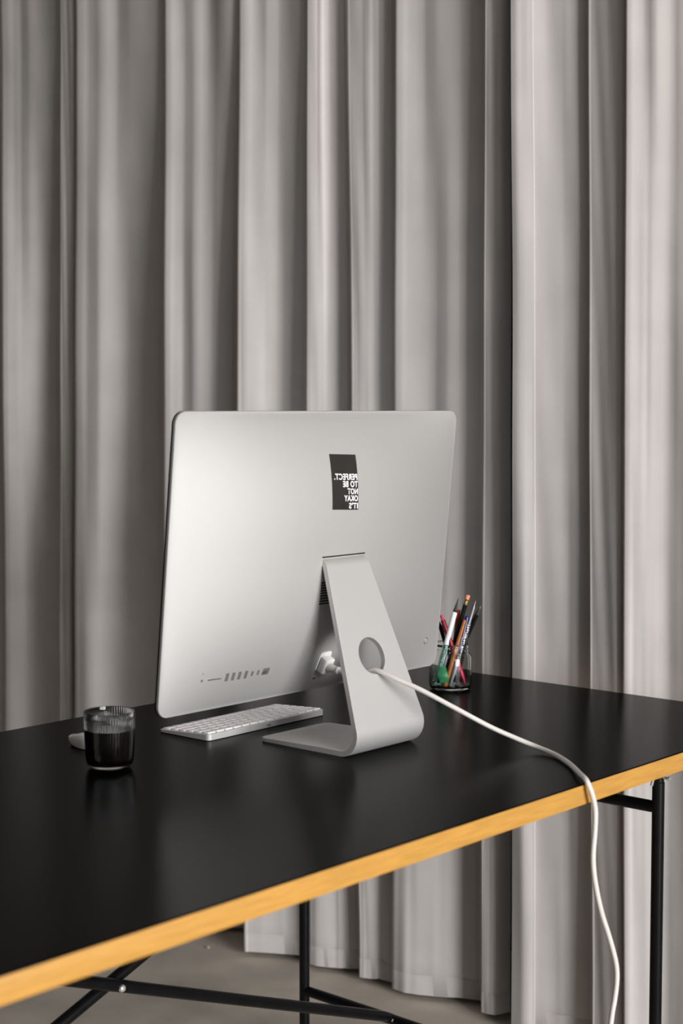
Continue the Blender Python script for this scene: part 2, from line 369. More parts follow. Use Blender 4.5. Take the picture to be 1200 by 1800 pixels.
        [(0.0797, 0.7068), (0.0798, 0.7019), (0.0804, 0.6975), (0.0816, 0.6935), (0.0840, 0.6904), (0.0861, 0.6871), (0.0882, 0.6838), (0.0894, 0.6798), (0.0905, 0.6758), (0.0928, 0.6726), (0.0974, 0.6711), (0.1024, 0.6699), (0.1073, 0.6685), (0.1125, 0.6674), (0.1175, 0.6662), (0.1226, 0.6650)],
        [(0.0580, 0.6137), (0.0567, 0.6005), (0.0563, 0.5880), (0.0605, 0.5788), (0.0647, 0.5696), (0.0681, 0.5599), (0.0706, 0.5496), (0.0727, 0.5390), (0.0750, 0.5287), (0.0779, 0.5187), (0.0806, 0.5087), (0.0833, 0.4987), (0.0824, 0.4864), (0.0835, 0.4755), (0.0872, 0.4662), (0.0889, 0.4557)],
        [(0.0664, 0.4389), (0.0666, 0.4342), (0.0667, 0.4294), (0.0668, 0.4247), (0.0669, 0.4199), (0.0668, 0.4150), (0.0665, 0.4101), (0.0662, 0.4051), (0.0658, 0.4001), (0.0654, 0.3950), (0.0649, 0.3900), (0.0645, 0.3850), (0.0647, 0.3804), (0.0664, 0.3767), (0.0703, 0.3743), (0.0757, 0.3729)],
        [(0.0561, 0.3598), (0.0572, 0.3507), (0.0632, 0.3446), (0.0673, 0.3373), (0.0723, 0.3306), (0.0767, 0.3236), (0.0826, 0.3174), (0.0876, 0.3107), (0.0943, 0.3049), (0.1004, 0.2989), (0.1042, 0.2915), (0.1052, 0.2825), (0.1055, 0.2733), (0.1059, 0.2640), (0.1053, 0.2543), (0.1067, 0.2458)],
    ],
    1620: [
        [(0.0707, 2.3143), (0.0706, 2.2977), (0.0757, 2.2883), (0.0821, 2.2807), (0.0898, 2.2748), (0.0988, 2.2707), (0.1078, 2.2665), (0.1148, 2.2597), (0.1194, 2.2496), (0.1203, 2.2348), (0.1193, 2.2176), (0.1172, 2.1989), (0.1147, 2.1799), (0.1122, 2.1610), (0.1096, 2.1421), (0.1067, 2.1229)],
        [(0.0539, 2.0532), (0.0538, 2.0492), (0.0536, 2.0452), (0.0534, 2.0412), (0.0532, 2.0372), (0.0531, 2.0331), (0.0530, 2.0292), (0.0532, 2.0257), (0.0538, 2.0227), (0.0548, 2.0202), (0.0562, 2.0182), (0.0576, 2.0162), (0.0590, 2.0141), (0.0603, 2.0120), (0.0616, 2.0098), (0.0628, 2.0076)],
        [(0.0281, 1.9618), (0.0248, 1.9340), (0.0259, 1.9117), (0.0327, 1.8966), (0.0434, 1.8861), (0.0567, 1.8789), (0.0706, 1.8724), (0.0832, 1.8642), (0.0919, 1.8514), (0.0978, 1.8353), (0.1015, 1.8167), (0.1048, 1.7979), (0.1080, 1.7790), (0.1109, 1.7598), (0.1136, 1.7407), (0.1157, 1.7208)],
        [(0.0245, 1.6171), (0.0257, 1.5992), (0.0322, 1.5874), (0.0401, 1.5771), (0.0478, 1.5665), (0.0558, 1.5563), (0.0636, 1.5459), (0.0721, 1.5364), (0.0820, 1.5282), (0.0939, 1.5221), (0.1024, 1.5125), (0.1098, 1.5017), (0.1160, 1.4897), (0.1218, 1.4773), (0.1278, 1.4652), (0.1340, 1.4532)],
        [(0.0244, 1.3412), (0.0271, 1.3298), (0.0326, 1.3212), (0.0379, 1.3124), (0.0430, 1.3034), (0.0484, 1.2948), (0.0536, 1.2860), (0.0588, 1.2772), (0.0639, 1.2683), (0.0688, 1.2593), (0.0744, 1.2509), (0.0792, 1.2417), (0.0842, 1.2329), (0.0886, 1.2235), (0.0962, 1.2169), (0.1035, 1.2102)],
        [(0.0646, 1.1725), (0.0624, 1.1604), (0.0627, 1.1506), (0.0652, 1.1428), (0.0685, 1.1359), (0.0718, 1.1289), (0.0752, 1.1220), (0.0787, 1.1152), (0.0826, 1.1088), (0.0857, 1.1016), (0.0909, 1.0964), (0.0958, 1.0909), (0.0993, 1.0841), (0.1035, 1.0780), (0.1074, 1.0716), (0.1106, 1.0646)],
        [(0.0759, 1.0329), (0.0755, 1.0263), (0.0766, 1.0210), (0.0789, 1.0167), (0.0809, 1.0122), (0.0833, 1.0080), (0.0861, 1.0041), (0.0889, 1.0003), (0.0921, 0.9967), (0.0960, 0.9939), (0.0962, 0.9878), (0.0956, 0.9811), (0.0959, 0.9752), (0.0965, 0.9696), (0.0971, 0.9639), (0.0976, 0.9582)],
        [(0.0718, 0.9353), (0.0697, 0.9170), (0.0686, 0.8998), (0.0731, 0.8871), (0.0773, 0.8743), (0.0829, 0.8626), (0.0888, 0.8512), (0.0943, 0.8395), (0.1006, 0.8285), (0.1068, 0.8175), (0.1141, 0.8073), (0.1215, 0.7971), (0.1272, 0.7857), (0.1322, 0.7739), (0.1368, 0.7617), (0.1408, 0.7492)],
        [(0.0925, 0.7123), (0.0905, 0.7059), (0.0910, 0.7015), (0.0915, 0.6970), (0.0926, 0.6930), (0.0932, 0.6886), (0.0950, 0.6852), (0.0966, 0.6815), (0.1001, 0.6792), (0.1040, 0.6773), (0.1085, 0.6756), (0.1130, 0.6741), (0.1176, 0.6726), (0.1222, 0.6711), (0.1266, 0.6694), (0.1312, 0.6679)],
        [(0.0685, 0.6180), (0.0669, 0.6038), (0.0657, 0.5900), (0.0691, 0.5793), (0.0754, 0.5708), (0.0800, 0.5611), (0.0837, 0.5508), (0.0875, 0.5406), (0.0910, 0.5302), (0.0937, 0.5193), (0.0978, 0.5094), (0.1012, 0.4991), (0.1034, 0.4881), (0.1064, 0.4776), (0.1098, 0.4674), (0.1128, 0.4569)],
        [(0.0764, 0.4327), (0.0760, 0.4277), (0.0756, 0.4228), (0.0751, 0.4178), (0.0745, 0.4127), (0.0738, 0.4076), (0.0732, 0.4025), (0.0725, 0.3975), (0.0718, 0.3924), (0.0710, 0.3873), (0.0702, 0.3822), (0.0695, 0.3771), (0.0694, 0.3724), (0.0708, 0.3687), (0.0742, 0.3662), (0.0792, 0.3646)],
        [(0.0607, 0.3522), (0.0621, 0.3435), (0.0679, 0.3374), (0.0730, 0.3309), (0.0772, 0.3238), (0.0818, 0.3170), (0.0882, 0.3113), (0.0955, 0.3061), (0.1025, 0.3006), (0.1074, 0.2940), (0.1098, 0.2860), (0.1099, 0.2767), (0.1098, 0.2673), (0.1090, 0.2576), (0.1085, 0.2481), (0.1067, 0.2379)],
    ],
}
PROFILE_Z = {'20': 2.20, '690': 1.29, '1180': 0.66, '1620': 0.10}
ROW_KEYS = ['20', '690', '1180', '1620']

def panel_columns(row, first, last, left_ext, right_ext):
    pts = list(left_ext)
    folds = CURTAIN_PROFILE[int(row)][first:last + 1]
    for i, f in enumerate(folds):
        pts += [Vector((x, y, 0)) for (x, y) in f]
        if i < len(folds) - 1:
            a = Vector((*f[-1], 0))
            b = Vector((*folds[i + 1][0], 0))
            m = a.lerp(b, 0.5) + Vector((0.004, -0.007, 0))
            pts.append(m)
    return pts + list(right_ext)

def generic_folds(y_from, y_to, x_from, n_per=8, period=0.155, seed=1):
    rnd = random.Random(seed)
    out = []
    y = y_from
    sgn = 1 if y_to > y_from else -1
    k = 0
    amp, per = .034, period
    ph0 = 0.0
    while (y_to - y) * sgn > 0:
        if k % n_per == 0:
            amp = rnd.uniform(.026, .045)
            per = period * rnd.uniform(.8, 1.25)
        ph = 2 * math.pi * (k % n_per) / n_per
        y += sgn * per / n_per
        x = .088 - amp * math.sin(ph + .4 * math.sin(ph))
        blend = min(1, k / 6)
        out.append(Vector((x_from * (1 - blend) + x * blend, y, 0)))
        k += 1
    return out

def build_curtain(name, label, first, last, ext_left=None, ext_right=None, z_bottom=0.012, z_top=4.45, sub=4, z_rows=64):
    rows = {}
    for rk in ROW_KEYS:
        f0 = CURTAIN_PROFILE[int(rk)][first][0]
        f1 = CURTAIN_PROFILE[int(rk)][last][-1]
        le, re_ = [], []
        if ext_left is not None:
            base = CURTAIN_PROFILE[690][first][0]
            le = list(reversed(generic_folds(base[1] + .012, ext_left, base[0] + .05, seed=3)))
        if ext_right is not None:
            base = CURTAIN_PROFILE[690][last][-1]
            re_ = generic_folds(base[1] - .008, ext_right, base[0], seed=5)
        rows[rk] = catmull(panel_columns(rk, first, last, le, re_), sub)
    n = len(rows['20'])
    zs = [z_bottom + (z_top - z_bottom) * i / (z_rows - 1) for i in range(z_rows)]
    keyz = [PROFILE_Z[k] for k in ROW_KEYS]
    verts = []
    for z in zs:
        if z >= keyz[0]: a, b, t = 0, 0, 0
        elif z <= keyz[-1]: a, b, t = 3, 3, 0
        else:
            for q in range(3):
                if keyz[q] >= z >= keyz[q + 1]:
                    a, b, t = q, q + 1, (keyz[q] - z) / (keyz[q] - keyz[q + 1])
            t = t * t * (3 - 2 * t) * .5 + t * .5
        A, B = rows[ROW_KEYS[a]], rows[ROW_KEYS[b]]
        for j in range(n):
            p = A[j].lerp(B[j], t)
            wob = .0012 * math.sin(z * 7.1 + j * .21) * math.sin(z * 3.3 + j * .05)
            verts.append(Vector((p.x + wob, p.y, z)))
    faces = []
    for i in range(z_rows - 1):
        for j in range(n - 1):
            a = i * n + j
            faces.append((a, a + n, a + n + 1, a + 1))
    root = thing(name, label, 'curtain', (0.09, rows['690'][n // 2].y, 0.0), 'floor-length curtains on the wall')
    o = from_data('fabric_panel', verts, faces, M['fabric'], root, True, None)
    sol = o.modifiers.new('cloth_thickness', 'SOLIDIFY')
    sol.thickness = 0.0012
    sol.offset = 0
    # stitched bottom hem: a second layer of cloth folded up on the room side
    hv, hf = [], []
    hz = [z_bottom - .0008, z_bottom + .02, z_bottom + .042, z_bottom + .0425]
    R3 = rows['1620']
    for i, z in enumerate(hz):
        for j in range(n):
            t = (R3[min(j + 1, n - 1)] - R3[max(j - 1, 0)]).normalized()
            nrm = Vector((t.y, -t.x, 0))
            d = .0011 if i < 3 else .0005
            hv.append(Vector((R3[j].x, R3[j].y, z)) + nrm * d)
    for i in range(3):
        for j in range(n - 1):
            a = i * n + j
            hf.append((a, a + n, a + n + 1, a + 1))
    from_data('bottom_hem', hv, hf, M['fabric'], root, True, None)
    return root, rows

build_curtain('curtain', 'grey curtain panel hanging behind the computer, left of the dark gap', 0, 8, ext_left=3.3)
right_root, right_rows = build_curtain('curtain', 'grey curtain panel right of the dark gap, behind the table corner', 9, 11, ext_right=-2.6)
# folded and stitched side hem down the free edge of the right panel
n_hem = 19
hv, hf = [], []
keyz = [PROFILE_Z[k] for k in ROW_KEYS]
Z_HEM = [0.013 + (4.44 - 0.013) * i / 70 for i in range(71)]
for i, z in enumerate(Z_HEM):
    if z >= keyz[0]: a, b, t = 0, 0, 0
    elif z <= keyz[-1]: a, b, t = 3, 3, 0
    else:
        for q in range(3):
            if keyz[q] >= z >= keyz[q + 1]:
                a, b, t = q, q + 1, (keyz[q] - z) / (keyz[q] - keyz[q + 1])
        t = t * t * (3 - 2 * t) * .5 + t * .5
    A, B = right_rows[ROW_KEYS[a]], right_rows[ROW_KEYS[b]]
    for j in range(n_hem):
        p = A[j].lerp(B[j], t)
        tg = (A[j + 1].lerp(B[j + 1], t) - A[max(j - 1, 0)].lerp(B[max(j - 1, 0)], t)).normalized()
        nrm = Vector((tg.y, -tg.x, 0))
        d = .0024 + .0005 * math.sin(z * 31 + 3 * math.sin(z * 11)) * (j > n_hem - 6)
        if j == n_hem - 1: d = .0006
        wob = .0012 * math.sin(z * 7.1 + j * .21) * math.sin(z * 3.3 + j * .05)
        hv.append(Vector((p.x + wob, p.y, z)) + nrm * d + (tg * -.0016 if j == n_hem - 1 else Vector((0, 0, 0))))
for i in range(70):
    for j in range(n_hem - 1):
        a = i * n_hem + j
        hf.append((a, a + n_hem, a + n_hem + 1, a + 1))
sh = from_data('side_hem', hv, hf, M['fabric'], right_root, True, 50)
sh['label'] = 'stitched double side hem'
# ceiling track that carries both panels
bm = bm_box(0.05, 0.13, -2.65, 3.35, 4.46, RZ, bevel=.004)
o = from_bmesh('trim_1', bm, M['window_frame'], smooth=False)
o['kind'] = 'structure'

# ------------------------------------------------------------------ desk
TZ = 0.74
DX0, DX1, DY0, DY1, DT = -1.95, 0.0, 0.0, 0.9, 0.030
desk = thing('desk', 'long black-topped desk with honey-coloured wooden edge and thin black tube frame', 'desk', (-0.975, 0.45, 0.0))
EB = .007
LT = .0022
core = from_bmesh('core_board', bm_box(DX0 + EB, DX1 - EB, DY0 + EB, DY1 - EB, TZ - DT, TZ - LT), M['underside'], desk, smooth=False)
top = from_bmesh('tabletop', bm_box(DX0, DX1, DY0, DY1, TZ - LT, TZ, bevel=.0005, seg=1), M['linoleum'], desk, smooth=False)
top['label'] = 'matt black linoleum desk surface'
for (x0, x1, y0, y1) in ((DX0, DX1, DY0, DY0 + EB), (DX0, DX1, DY1 - EB, DY1), (DX0, DX0 + EB, DY0 + EB, DY1 - EB), (DX1 - EB, DX1, DY0 + EB, DY1 - EB)):
    e = from_bmesh('edge_band', bm_box(x0, x1, y0, y1, TZ - DT, TZ - LT, bevel=.0008), M['edge_wood'], desk, angle=30)
    e['label'] = 'honey-coloured wooden edge strip'
LX = (-0.30, -1.61)
LY = (0.078, 0.850)
RT = 0.0100
ZB_TOP, ZB_LOW = 0.627, 0.134
for lx in LX:
    for ly in LY:
        leg = lathe('leg', (lx, ly, 0), (lx, ly, 1), [(0, 0), (RT + .002, 0), (RT + .002, .012), (RT, .014), (RT, .668), (RT - .0012, .669), (RT - .0012, TZ - DT), (0, TZ - DT)], M['black_metal'], desk, 20)
        # chrome fixing pin hooked over the tube and its bolt head
        s = 1 if ly > .4 else -1
        pin = tube('fixing_pin', catmull([(lx - .006, ly - .001, .688), (lx - .0115, ly - .0012, .6865), (lx - .0130, ly + .0002, .681), (lx - .0130, ly + .0048, .664)], 5), .0024, M['chrome'], desk, 10)
        pin['label'] = 'bent chrome fixing pin'
        lathe('bolt', (lx, ly - .006, .6765), (lx, ly - .021, .6765), [(0, 0), (.0022, 0), (.0022, .011), (.0034, .011), (.0034, .0135), (.0026, .015), (0, .015)], M['chrome'], desk, 14)
    lathe('crossbar', (lx, LY[0], ZB_TOP), (lx, LY[1], ZB_TOP), [(0, 0), (RT * .97, 0), (RT * .97, LY[1] - LY[0]), (0, LY[1] - LY[0])], M['black_metal'], desk, 18)
    lathe('crossbar', (lx, LY[0], ZB_LOW), (lx, LY[1], ZB_LOW), [(0, 0), (RT * .97, 0), (RT * .97, LY[1] - LY[0]), (0, LY[1] - LY[0])], M['black_metal'], desk, 18)
BY = 0.640
for k, (za, zb) in enumerate(((ZB_LOW + .004, ZB_TOP), (ZB_TOP, ZB_LOW))):
    yo = BY - .010 if k == 0 else BY + .012
    A, B = Vector((LX[0], yo, za)), Vector((LX[1], yo, zb))
    L = (B - A).length
    br = lathe('diagonal_brace', A - (B - A).normalized() * .012, B + (B - A).normalized() * .012, [(0, 0), (.0050, 0), (RT * .9, .03), (RT * .98, .045), (RT * .98, L - .02), (RT * .9, L - .006), (.0050, L + .024), (0, L + .024)], M['black_metal'], desk, 18)
cx, cz = (LX[0] + LX[1]) / 2, (ZB_TOP + ZB_LOW) / 2
lathe('rivet', (cx, BY - .016, cz), (cx, BY - .0235, cz), [(0, 0), (.0058, 0), (.0058, .0045), (.0045, .0065), (.002, .0073), (0, .0074)], M['chrome'], desk, 18)
for lx in LX:
    lathe('rivet', (lx - .004, BY - .018, ZB_LOW + .002), (lx - .012, BY - .024, ZB_LOW + .002), [(0, 0), (.004, 0), (.004, .004), (.003, .0055), (0, .006)], M['chrome'], desk, 14)

# ------------------------------------------------------------------ desktop computer seen from behind
XC, Y0, Z0, TILT = -0.659, 0.506, 0.8154, math.radians(5.69)
MW, MH, DOME, PW = 0.65, 0.4464, 0.050, 2.6
UP = Vector((0, -math.sin(TILT), math.cos(TILT)))
OUT = Vector((0, -math.cos(TILT), -math.sin(TILT)))
RIGHT = Vector((1, 0, 0))
ORG = Vector((XC, Y0, Z0))

def dome(u, s):
    a, b = min(abs(2 * u / MW), 1), min(abs(2 * s / MH - 1), 1)
    return .003 + DOME * (1 - a ** PW) * (1 - b ** PW)

def back(u, s, d):
    return ORG + RIGHT * u + UP * s + OUT * d

def back_frame(u, s):
    e = .002
    du = (back(u + e, s, dome(u + e, s)) - back(u - e, s, dome(u - e, s))).normalized()
    ds = (back(u, s + e, dome(u, s + e)) - back(u, s - e, dome(u, s - e))).normalized()
    n = du.cross(ds).normalized()
    if n.dot(OUT) < 0: n = -n
    return du, ds, n

def rounded_outline(w, h, r, n=10):
    pts = []
    for (cx_, cy_, a0) in ((w / 2 - r, h - r, 0), (-w / 2 + r, h - r, 90), (-w / 2 + r, r, 180), (w / 2 - r, r, 270)):
        for k in range(n + 1):
            a = math.radians(a0 + 90 * k / n)
            pts.append((cx_ + r * math.cos(a), cy_ + r * math.sin(a)))
    out = []
    for i, p in enumerate(pts):          # subdivide the straight runs
        q = pts[(i + 1) % len(pts)]
        d = math.hypot(q[0] - p[0], q[1] - p[1])
        m = max(1, int(d / .012))
        for k in range(m):
            out.append((p[0] + (q[0] - p[0]) * k / m, p[1] + (q[1] - p[1]) * k / m))
    return out

computer = thing('desktop_computer', 'silver all-in-one computer seen from behind, with a black sticker on its back', 'computer', (XC, 0.45, TZ))
outline = rounded_outline(MW, MH, .019)
N = len(outline)
verts, faces = [], []
ts = [i / 30 for i in range(1, 29)] + [.95, .965, .978, .988, .995, 1.0]
cs = MH / 2
verts.append(back(0, cs, dome(0, cs)))
for t in ts:
    for (u, s) in outline:
        uu, ss = u * t, cs + (s - cs) * t
        d = dome(uu, ss)
        d = .003 + (d - .003) * (1 - t ** 60)
        verts.append(back(uu, ss, d))
for k in range(N):
    faces.append((0, 1 + k, 1 + (k + 1) % N))
for i in range(len(ts) - 1):
    for k in range(N):
        a, b = 1 + i * N + k, 1 + i * N + (k + 1) % N
        faces.append((a, a + N, b + N, b))
base = 1 + (len(ts) - 1) * N
for d in (.0024, .0, -.0012):
    st = len(verts)
    grow = .0004 if d > 0 else .0004
    for (u, s) in outline:
        verts.append(back(u * (1 + grow / MW), s + (grow if s > cs else -grow) * .5, d))
    for k in range(N):
        a, b = base + k, base + (k + 1) % N
        faces.append((a, st + k, st + (k + 1) % N, b))
    base = st
faces.append(tuple(base + k for k in range(N)))
shell = from_data('back_shell', verts, faces, M['shell_aluminium'], computer, True, 50)
# black front glass, its dark edge shows along the left side
gv, gf = [], []
for d in (-.0012, -.0046):
    for (u, s) in outline:
        gv.append(back(u * 1.001, s, d))
for k in range(N):
    gf.append((k, (k + 1) % N, N + (k + 1) % N, N + k))
gf.append(tuple(range(N)))
gf.append(tuple(range(2 * N - 1, N - 1, -1)))
g = from_data('screen_glass', gv, gf, M['screen_glass'], computer, False)
g['label'] = 'thin black edge of the front glass'
SW, SH, SB = .597, .336, .092
dv = [back(-SW / 2, SB, -.0048), back(SW / 2, SB, -.0048), back(SW / 2, SB + SH, -.0048), back(-SW / 2, SB + SH, -.0048)]
scr = from_data('display', dv, [(0, 1, 2, 3)], M['screen_fill'], computer, False)  # unseen screen face, carries the added fill for the keyboard
scr['label'] = 'display on the far side, with an added glow that brightens the keys'

def surface_patch(name, corners, nu, ns, lift, material, parent):
    """patch lying on the curved back; corners (u,s): TL, TR, BL, BR"""
    TL, TR, BL, BR = [Vector((*c, 0)) for c in corners]
    v, f = [], []
    for layer in (lift, 0.0):
        for i in range(ns + 1):
            for j in range(nu + 1):
                p = TL.lerp(TR, j / nu).lerp(BL.lerp(BR, j / nu), i / ns)
                v.append(back(p.x, p.y, dome(p.x, p.y) + layer))
    n1 = (nu + 1) * (ns + 1)
    for i in range(ns):
        for j in range(nu):
            a = i * (nu + 1) + j
            f.append((a, a + 1, a + nu + 2, a + nu + 1))
    rim = [j for j in range(nu + 1)] + [i * (nu + 1) + nu for i in range(1, ns + 1)] + [ns * (nu + 1) + j for j in range(nu - 1, -1, -1)] + [i * (nu + 1) for i in range(ns - 1, 0, -1)]
    for a, b in zip(rim, rim[1:] + rim[:1]):
        f.append((a, b, b + n1, a + n1))
    return from_data(name, v, f, material, parent, True, 30)

ST = ((-0.0289, 0.3832), (0.0320, 0.3810), (-0.0317, 0.2990), (0.0285, 0.2961))
sticker = surface_patch('sticker', ST, 10, 14, .0004, M['sticker'], computer)
sticker['label'] = 'black sticker with white mirrored lettering'

def sticker_uv(p, q):
    TL, TR, BL, BR = [Vector((*c, 0)) for c in ST]
    w = BL.lerp(BR, p).lerp(TL.lerp(TR, p), q)
    return w.x, w.y

for text, p0, p1, q0, q1 in (('PERFECT.', .085, .975, .542, .655), ('TO BE', .405, .98, .412, .525), ('NOT', .575, .975, .283, .392),
                             ('OKAY', .440, .975, .156, .266), ("IT'S", .625, .975, .022, .132)):
    cu = bpy.data.curves.new('lettering', 'FONT')
    cu.body = text
    cu.size = 1.0
    cu.offset = 0.030
    cu.space_character = 1.08
    cu.resolution_u = 3
    tmp = bpy.data.objects.new('lettering_tmp', cu)
    COL.objects.link(tmp)
    bpy.context.view_layer.update()
    me = bpy.data.meshes.new_from_object(tmp.evaluated_get(bpy.context.evaluated_depsgraph_get()))
    bpy.data.objects.remove(tmp)
    bpy.data.curves.remove(cu)
    bm = bmesh.new()
    bm.from_mesh(me)
    bpy.data.meshes.remove(me)
    bmesh.ops.triangulate(bm, faces=bm.faces)
    bmesh.ops.subdivide_edges(bm, edges=[e for e in bm.edges if e.calc_length() > .3], cuts=1)
    xs = [v.co.x for v in bm.verts]
    ys = [v.co.y for v in bm.verts]
    x0, x1, y1 = min(xs), max(xs), max(ys)
    y0 = min(ys)
    for v in bm.verts:               # mirrored left to right, as printed
        p = p1 - (v.co.x - x0) / (x1 - x0) * (p1 - p0)
        q = q0 + (v.co.y - y0) / (y1 - y0) * (q1 - q0)
        u, s = sticker_uv(p, q)
        v.co = back(u, s, dome(u, s) + .0008)
    bmesh.ops.reverse_faces(bm, faces=bm.faces)
    off = world_offset(sticker)
    bmesh.ops.translate(bm, verts=bm.verts, vec=-off)
    me = bpy.data.meshes.new('lettering')
    bm.to_mesh(me)
    bm.free()
    lt = link_mesh('lettering', me, M['sticker_print'], sticker, False)
    lt['label'] = 'white mirrored line of lettering'

def back_plate(name, u, s, w, h, r, lift, depth, material, parent=None, n=4):
    du, ds, nn = back_frame(u, s)
    c = back(u, s, dome(u, s))
    r = min(r, w / 2 - 1e-5, h / 2 - 1e-5)
    pts = []
    for (cx_, cy_, a0) in ((w / 2 - r, h / 2 - r, 0), (-w / 2 + r, h / 2 - r, 90), (-w / 2 + r, -h / 2 + r, 180), (w / 2 - r, -h / 2 + r, 270)):
        for k in range(n + 1):
            a = math.radians(a0 + 90 * k / n)
            pts.append((cx_ + r * math.cos(a), cy_ + r * math.sin(a)))
    m = len(pts)
    v = [c + du * x + ds * y + nn * lift for (x, y) in pts] + [c + du * x + ds * y - nn * depth for (x, y) in pts]
    f = [tuple(range(m)), tuple(range(2 * m - 1, m - 1, -1))] + [(k, m + k, m + (k + 1) % m, (k + 1) % m) for k in range(m)]
    return from_data(name, v, f, material, parent or computer, False)

back_plate('audio_port', -.2527, .0503, .0042, .0042, .0021, .0002, .002, M['port'])
back_plate('indicator_hole', -.2526, .0610, .0022, .0022, .0011, .0002, .002, M['port'])
sd = back_plate('card_slot', -.2298, .0503, .0250, .0020, .0009, .0003, .002, M['port_light'])
back_plate('slot_opening', -.2290, .0498, .0240, .0010, .0004, .0005, .002, M['port'], sd)
for u in (-.2065, -.1945, -.1825, -.1697):
    back_plate('usb_port', u, .0508, .0058, .0132, .0008, .0002, .002, M['port'])
for u in (-.1571, -.1451):
    back_plate('small_port', u, .0511, .0042, .0085, .0015, .0002, .002, M['port'])
eth = back_plate('network_port', -.1295, .0513, .0140, .0115, .0008, .0002, .002, M['port'])
back_plate('port_frame', -.1315, .0495, .0085, .0060, .0005, .0005, .002, M['port_light'], eth)
back_plate('lock_slot', -.0063, .0215, .0068, .0026, .0012, .0002, .002, M['vent'])
pb = back_plate('power_button', .2809, .0496, .0120, .0120, .0060, .0002, .002, M['port_light'], n=8)
back_plate('button_cap', .2809, .0496, .0092, .0092, .0046, .0005, .002, M['aluminium'], pb, n=8)
for k in range(9):
    s = .1525 + k * (.1860 - .1525) / 8
    back_plate('vent_slot', 0.0, s, .0945, .0021, .0004, .0006, .003, M['vent'], n=2)
for k in range(1):
    back_plate('socket', -.0014, .0525, .0270, .0340, .0060, .0002, .002, M['white_plastic'])

# stand: one bent sheet of aluminium with a round cable hole
path = []
for y in (.5400, .5396, .5385, .5360, .5320, .5270):
    path.append((y, TZ, (-1.0, 0.0)))
path += [(.47, TZ, (-1, 0)), (.42, TZ, (-1, 0)), (.385, TZ, (-1, 0))]
AC, AR = (.3685, TZ + .0345), .0345
for k in range(0, 23):
    ph = math.radians(110 * k / 22)
    path.append((AC[0] - AR * math.sin(ph), AC[1] - AR * math.cos(ph), (-math.cos(ph), math.sin(ph))))
y, z, h = path[-1]
top_z = 1.0205
yt, zt_ = y + h[0] / h[1] * (top_z - z), top_z
path.append((yt, zt_, h))
ang, r2 = math.radians(20), .022
for k in range(1, 9):
    a0 = math.radians(20 + 60 * (k - 1) / 8)
    a1 = math.radians(20 + 60 * k / 8)
    am = (a0 + a1) / 2
    st_ = r2 * (a1 - a0)
    yt, zt_ = yt + math.sin(am) * st_, zt_ + math.cos(am) * st_
    path.append((yt, zt_, (math.sin(a1), math.cos(a1))))
hd = path[-1][2]
path.append((yt + hd[0] * .03, zt_ + hd[1] * .03, hd))
TH = .0088
sv, sf = [], []
for (y, z, h) in path:
    iy, iz = h[1], -h[0]                    # inward normal: heading turned clockwise
    dist = .5400 - y
    w = .080
    if z < TZ + .001 and dist < .014:
        rr_ = .014
        w = .080 - (rr_ - math.sqrt(max(0, rr_ ** 2 - (rr_ - dist) ** 2)))
    if z > .7863:
        w = .080 - (.080 - .0488) * min(1, (z - .7863) / (1.030 - .7863))
    th = TH if not (z < TZ + .001) else TH * min(1, .62 + dist * 3.2)
    sv += [Vector((XC - w, y, z)), Vector((XC + w, y, z)), Vector((XC + w, y + iy * th, z + iz * th)), Vector((XC - w, y + iy * th, z + iz * th))]
n = len(path)
for i in range(n - 1):
    a, b = 4 * i, 4 * i + 4
    for k in range(4):
        sf.append((a + k, a + (k + 1) % 4, b + (k + 1) % 4, b + k))
sf.append((3, 2, 1, 0))
sf.append(tuple(4 * (n - 1) + k for k in range(4)))
stand = from_data('stand', sv, sf, M['aluminium'], computer, True, 30)
bm = bmesh.new()
bm.from_mesh(stand.data)
bmesh.ops.recalc_face_normals(bm, faces=bm.faces)
bm.to_mesh(stand.data)
bm.free()
hz = .884
hy = path[31][0] + .364 * (hz - path[31][1])
hdv = Vector((0, .342, .940))
hn = Vector((0, .940, -.342))
cv, cf = revolve(Vector((XC - .002, hy, hz)) - hn * .04, Vector((XC - .002, hy, hz)) + hn * .04, [(0, 0), (.0290, 0), (.0290, .08), (0, .08)], 56)
cutter = from_data('cutter', cv, cf, None, None, False)
bm = bmesh.new()
bm.from_mesh(cutter.data)
bmesh.ops.recalc_face_normals(bm, faces=bm.faces)
bm.to_mesh(cutter.data)
bm.free()
cutter.location = -world_offset(computer)
bo = stand.modifiers.new('hole', 'BOOLEAN')
bo.operation = 'DIFFERENCE'
bo.object = cutter
bo.solver = 'EXACT'
stand_parent = stand.parent
stand.parent = None
bpy.context.view_layer.update()
me = bpy.data.meshes.new_from_object(stand.evaluated_get(bpy.context.evaluated_depsgraph_get()))
stand.modifiers.clear()
stand.data = me
stand.parent = stand_parent
bpy.data.objects.remove(cutter)
me.shade_smooth()
me.set_sharp_from_angle(angle=math.radians(30))
bv = stand.modifiers.new('soft_edges', 'BEVEL')
bv.width = .0009
bv.segments = 2
bv.limit_method = 'ANGLE'
bv.angle_limit = math.radians(40)
# dark slot above the hinge where the stand enters the body
back_plate('hinge_slot', .0, .2262, .1000, .0020, .0004, .0004, .003, M['vent'])

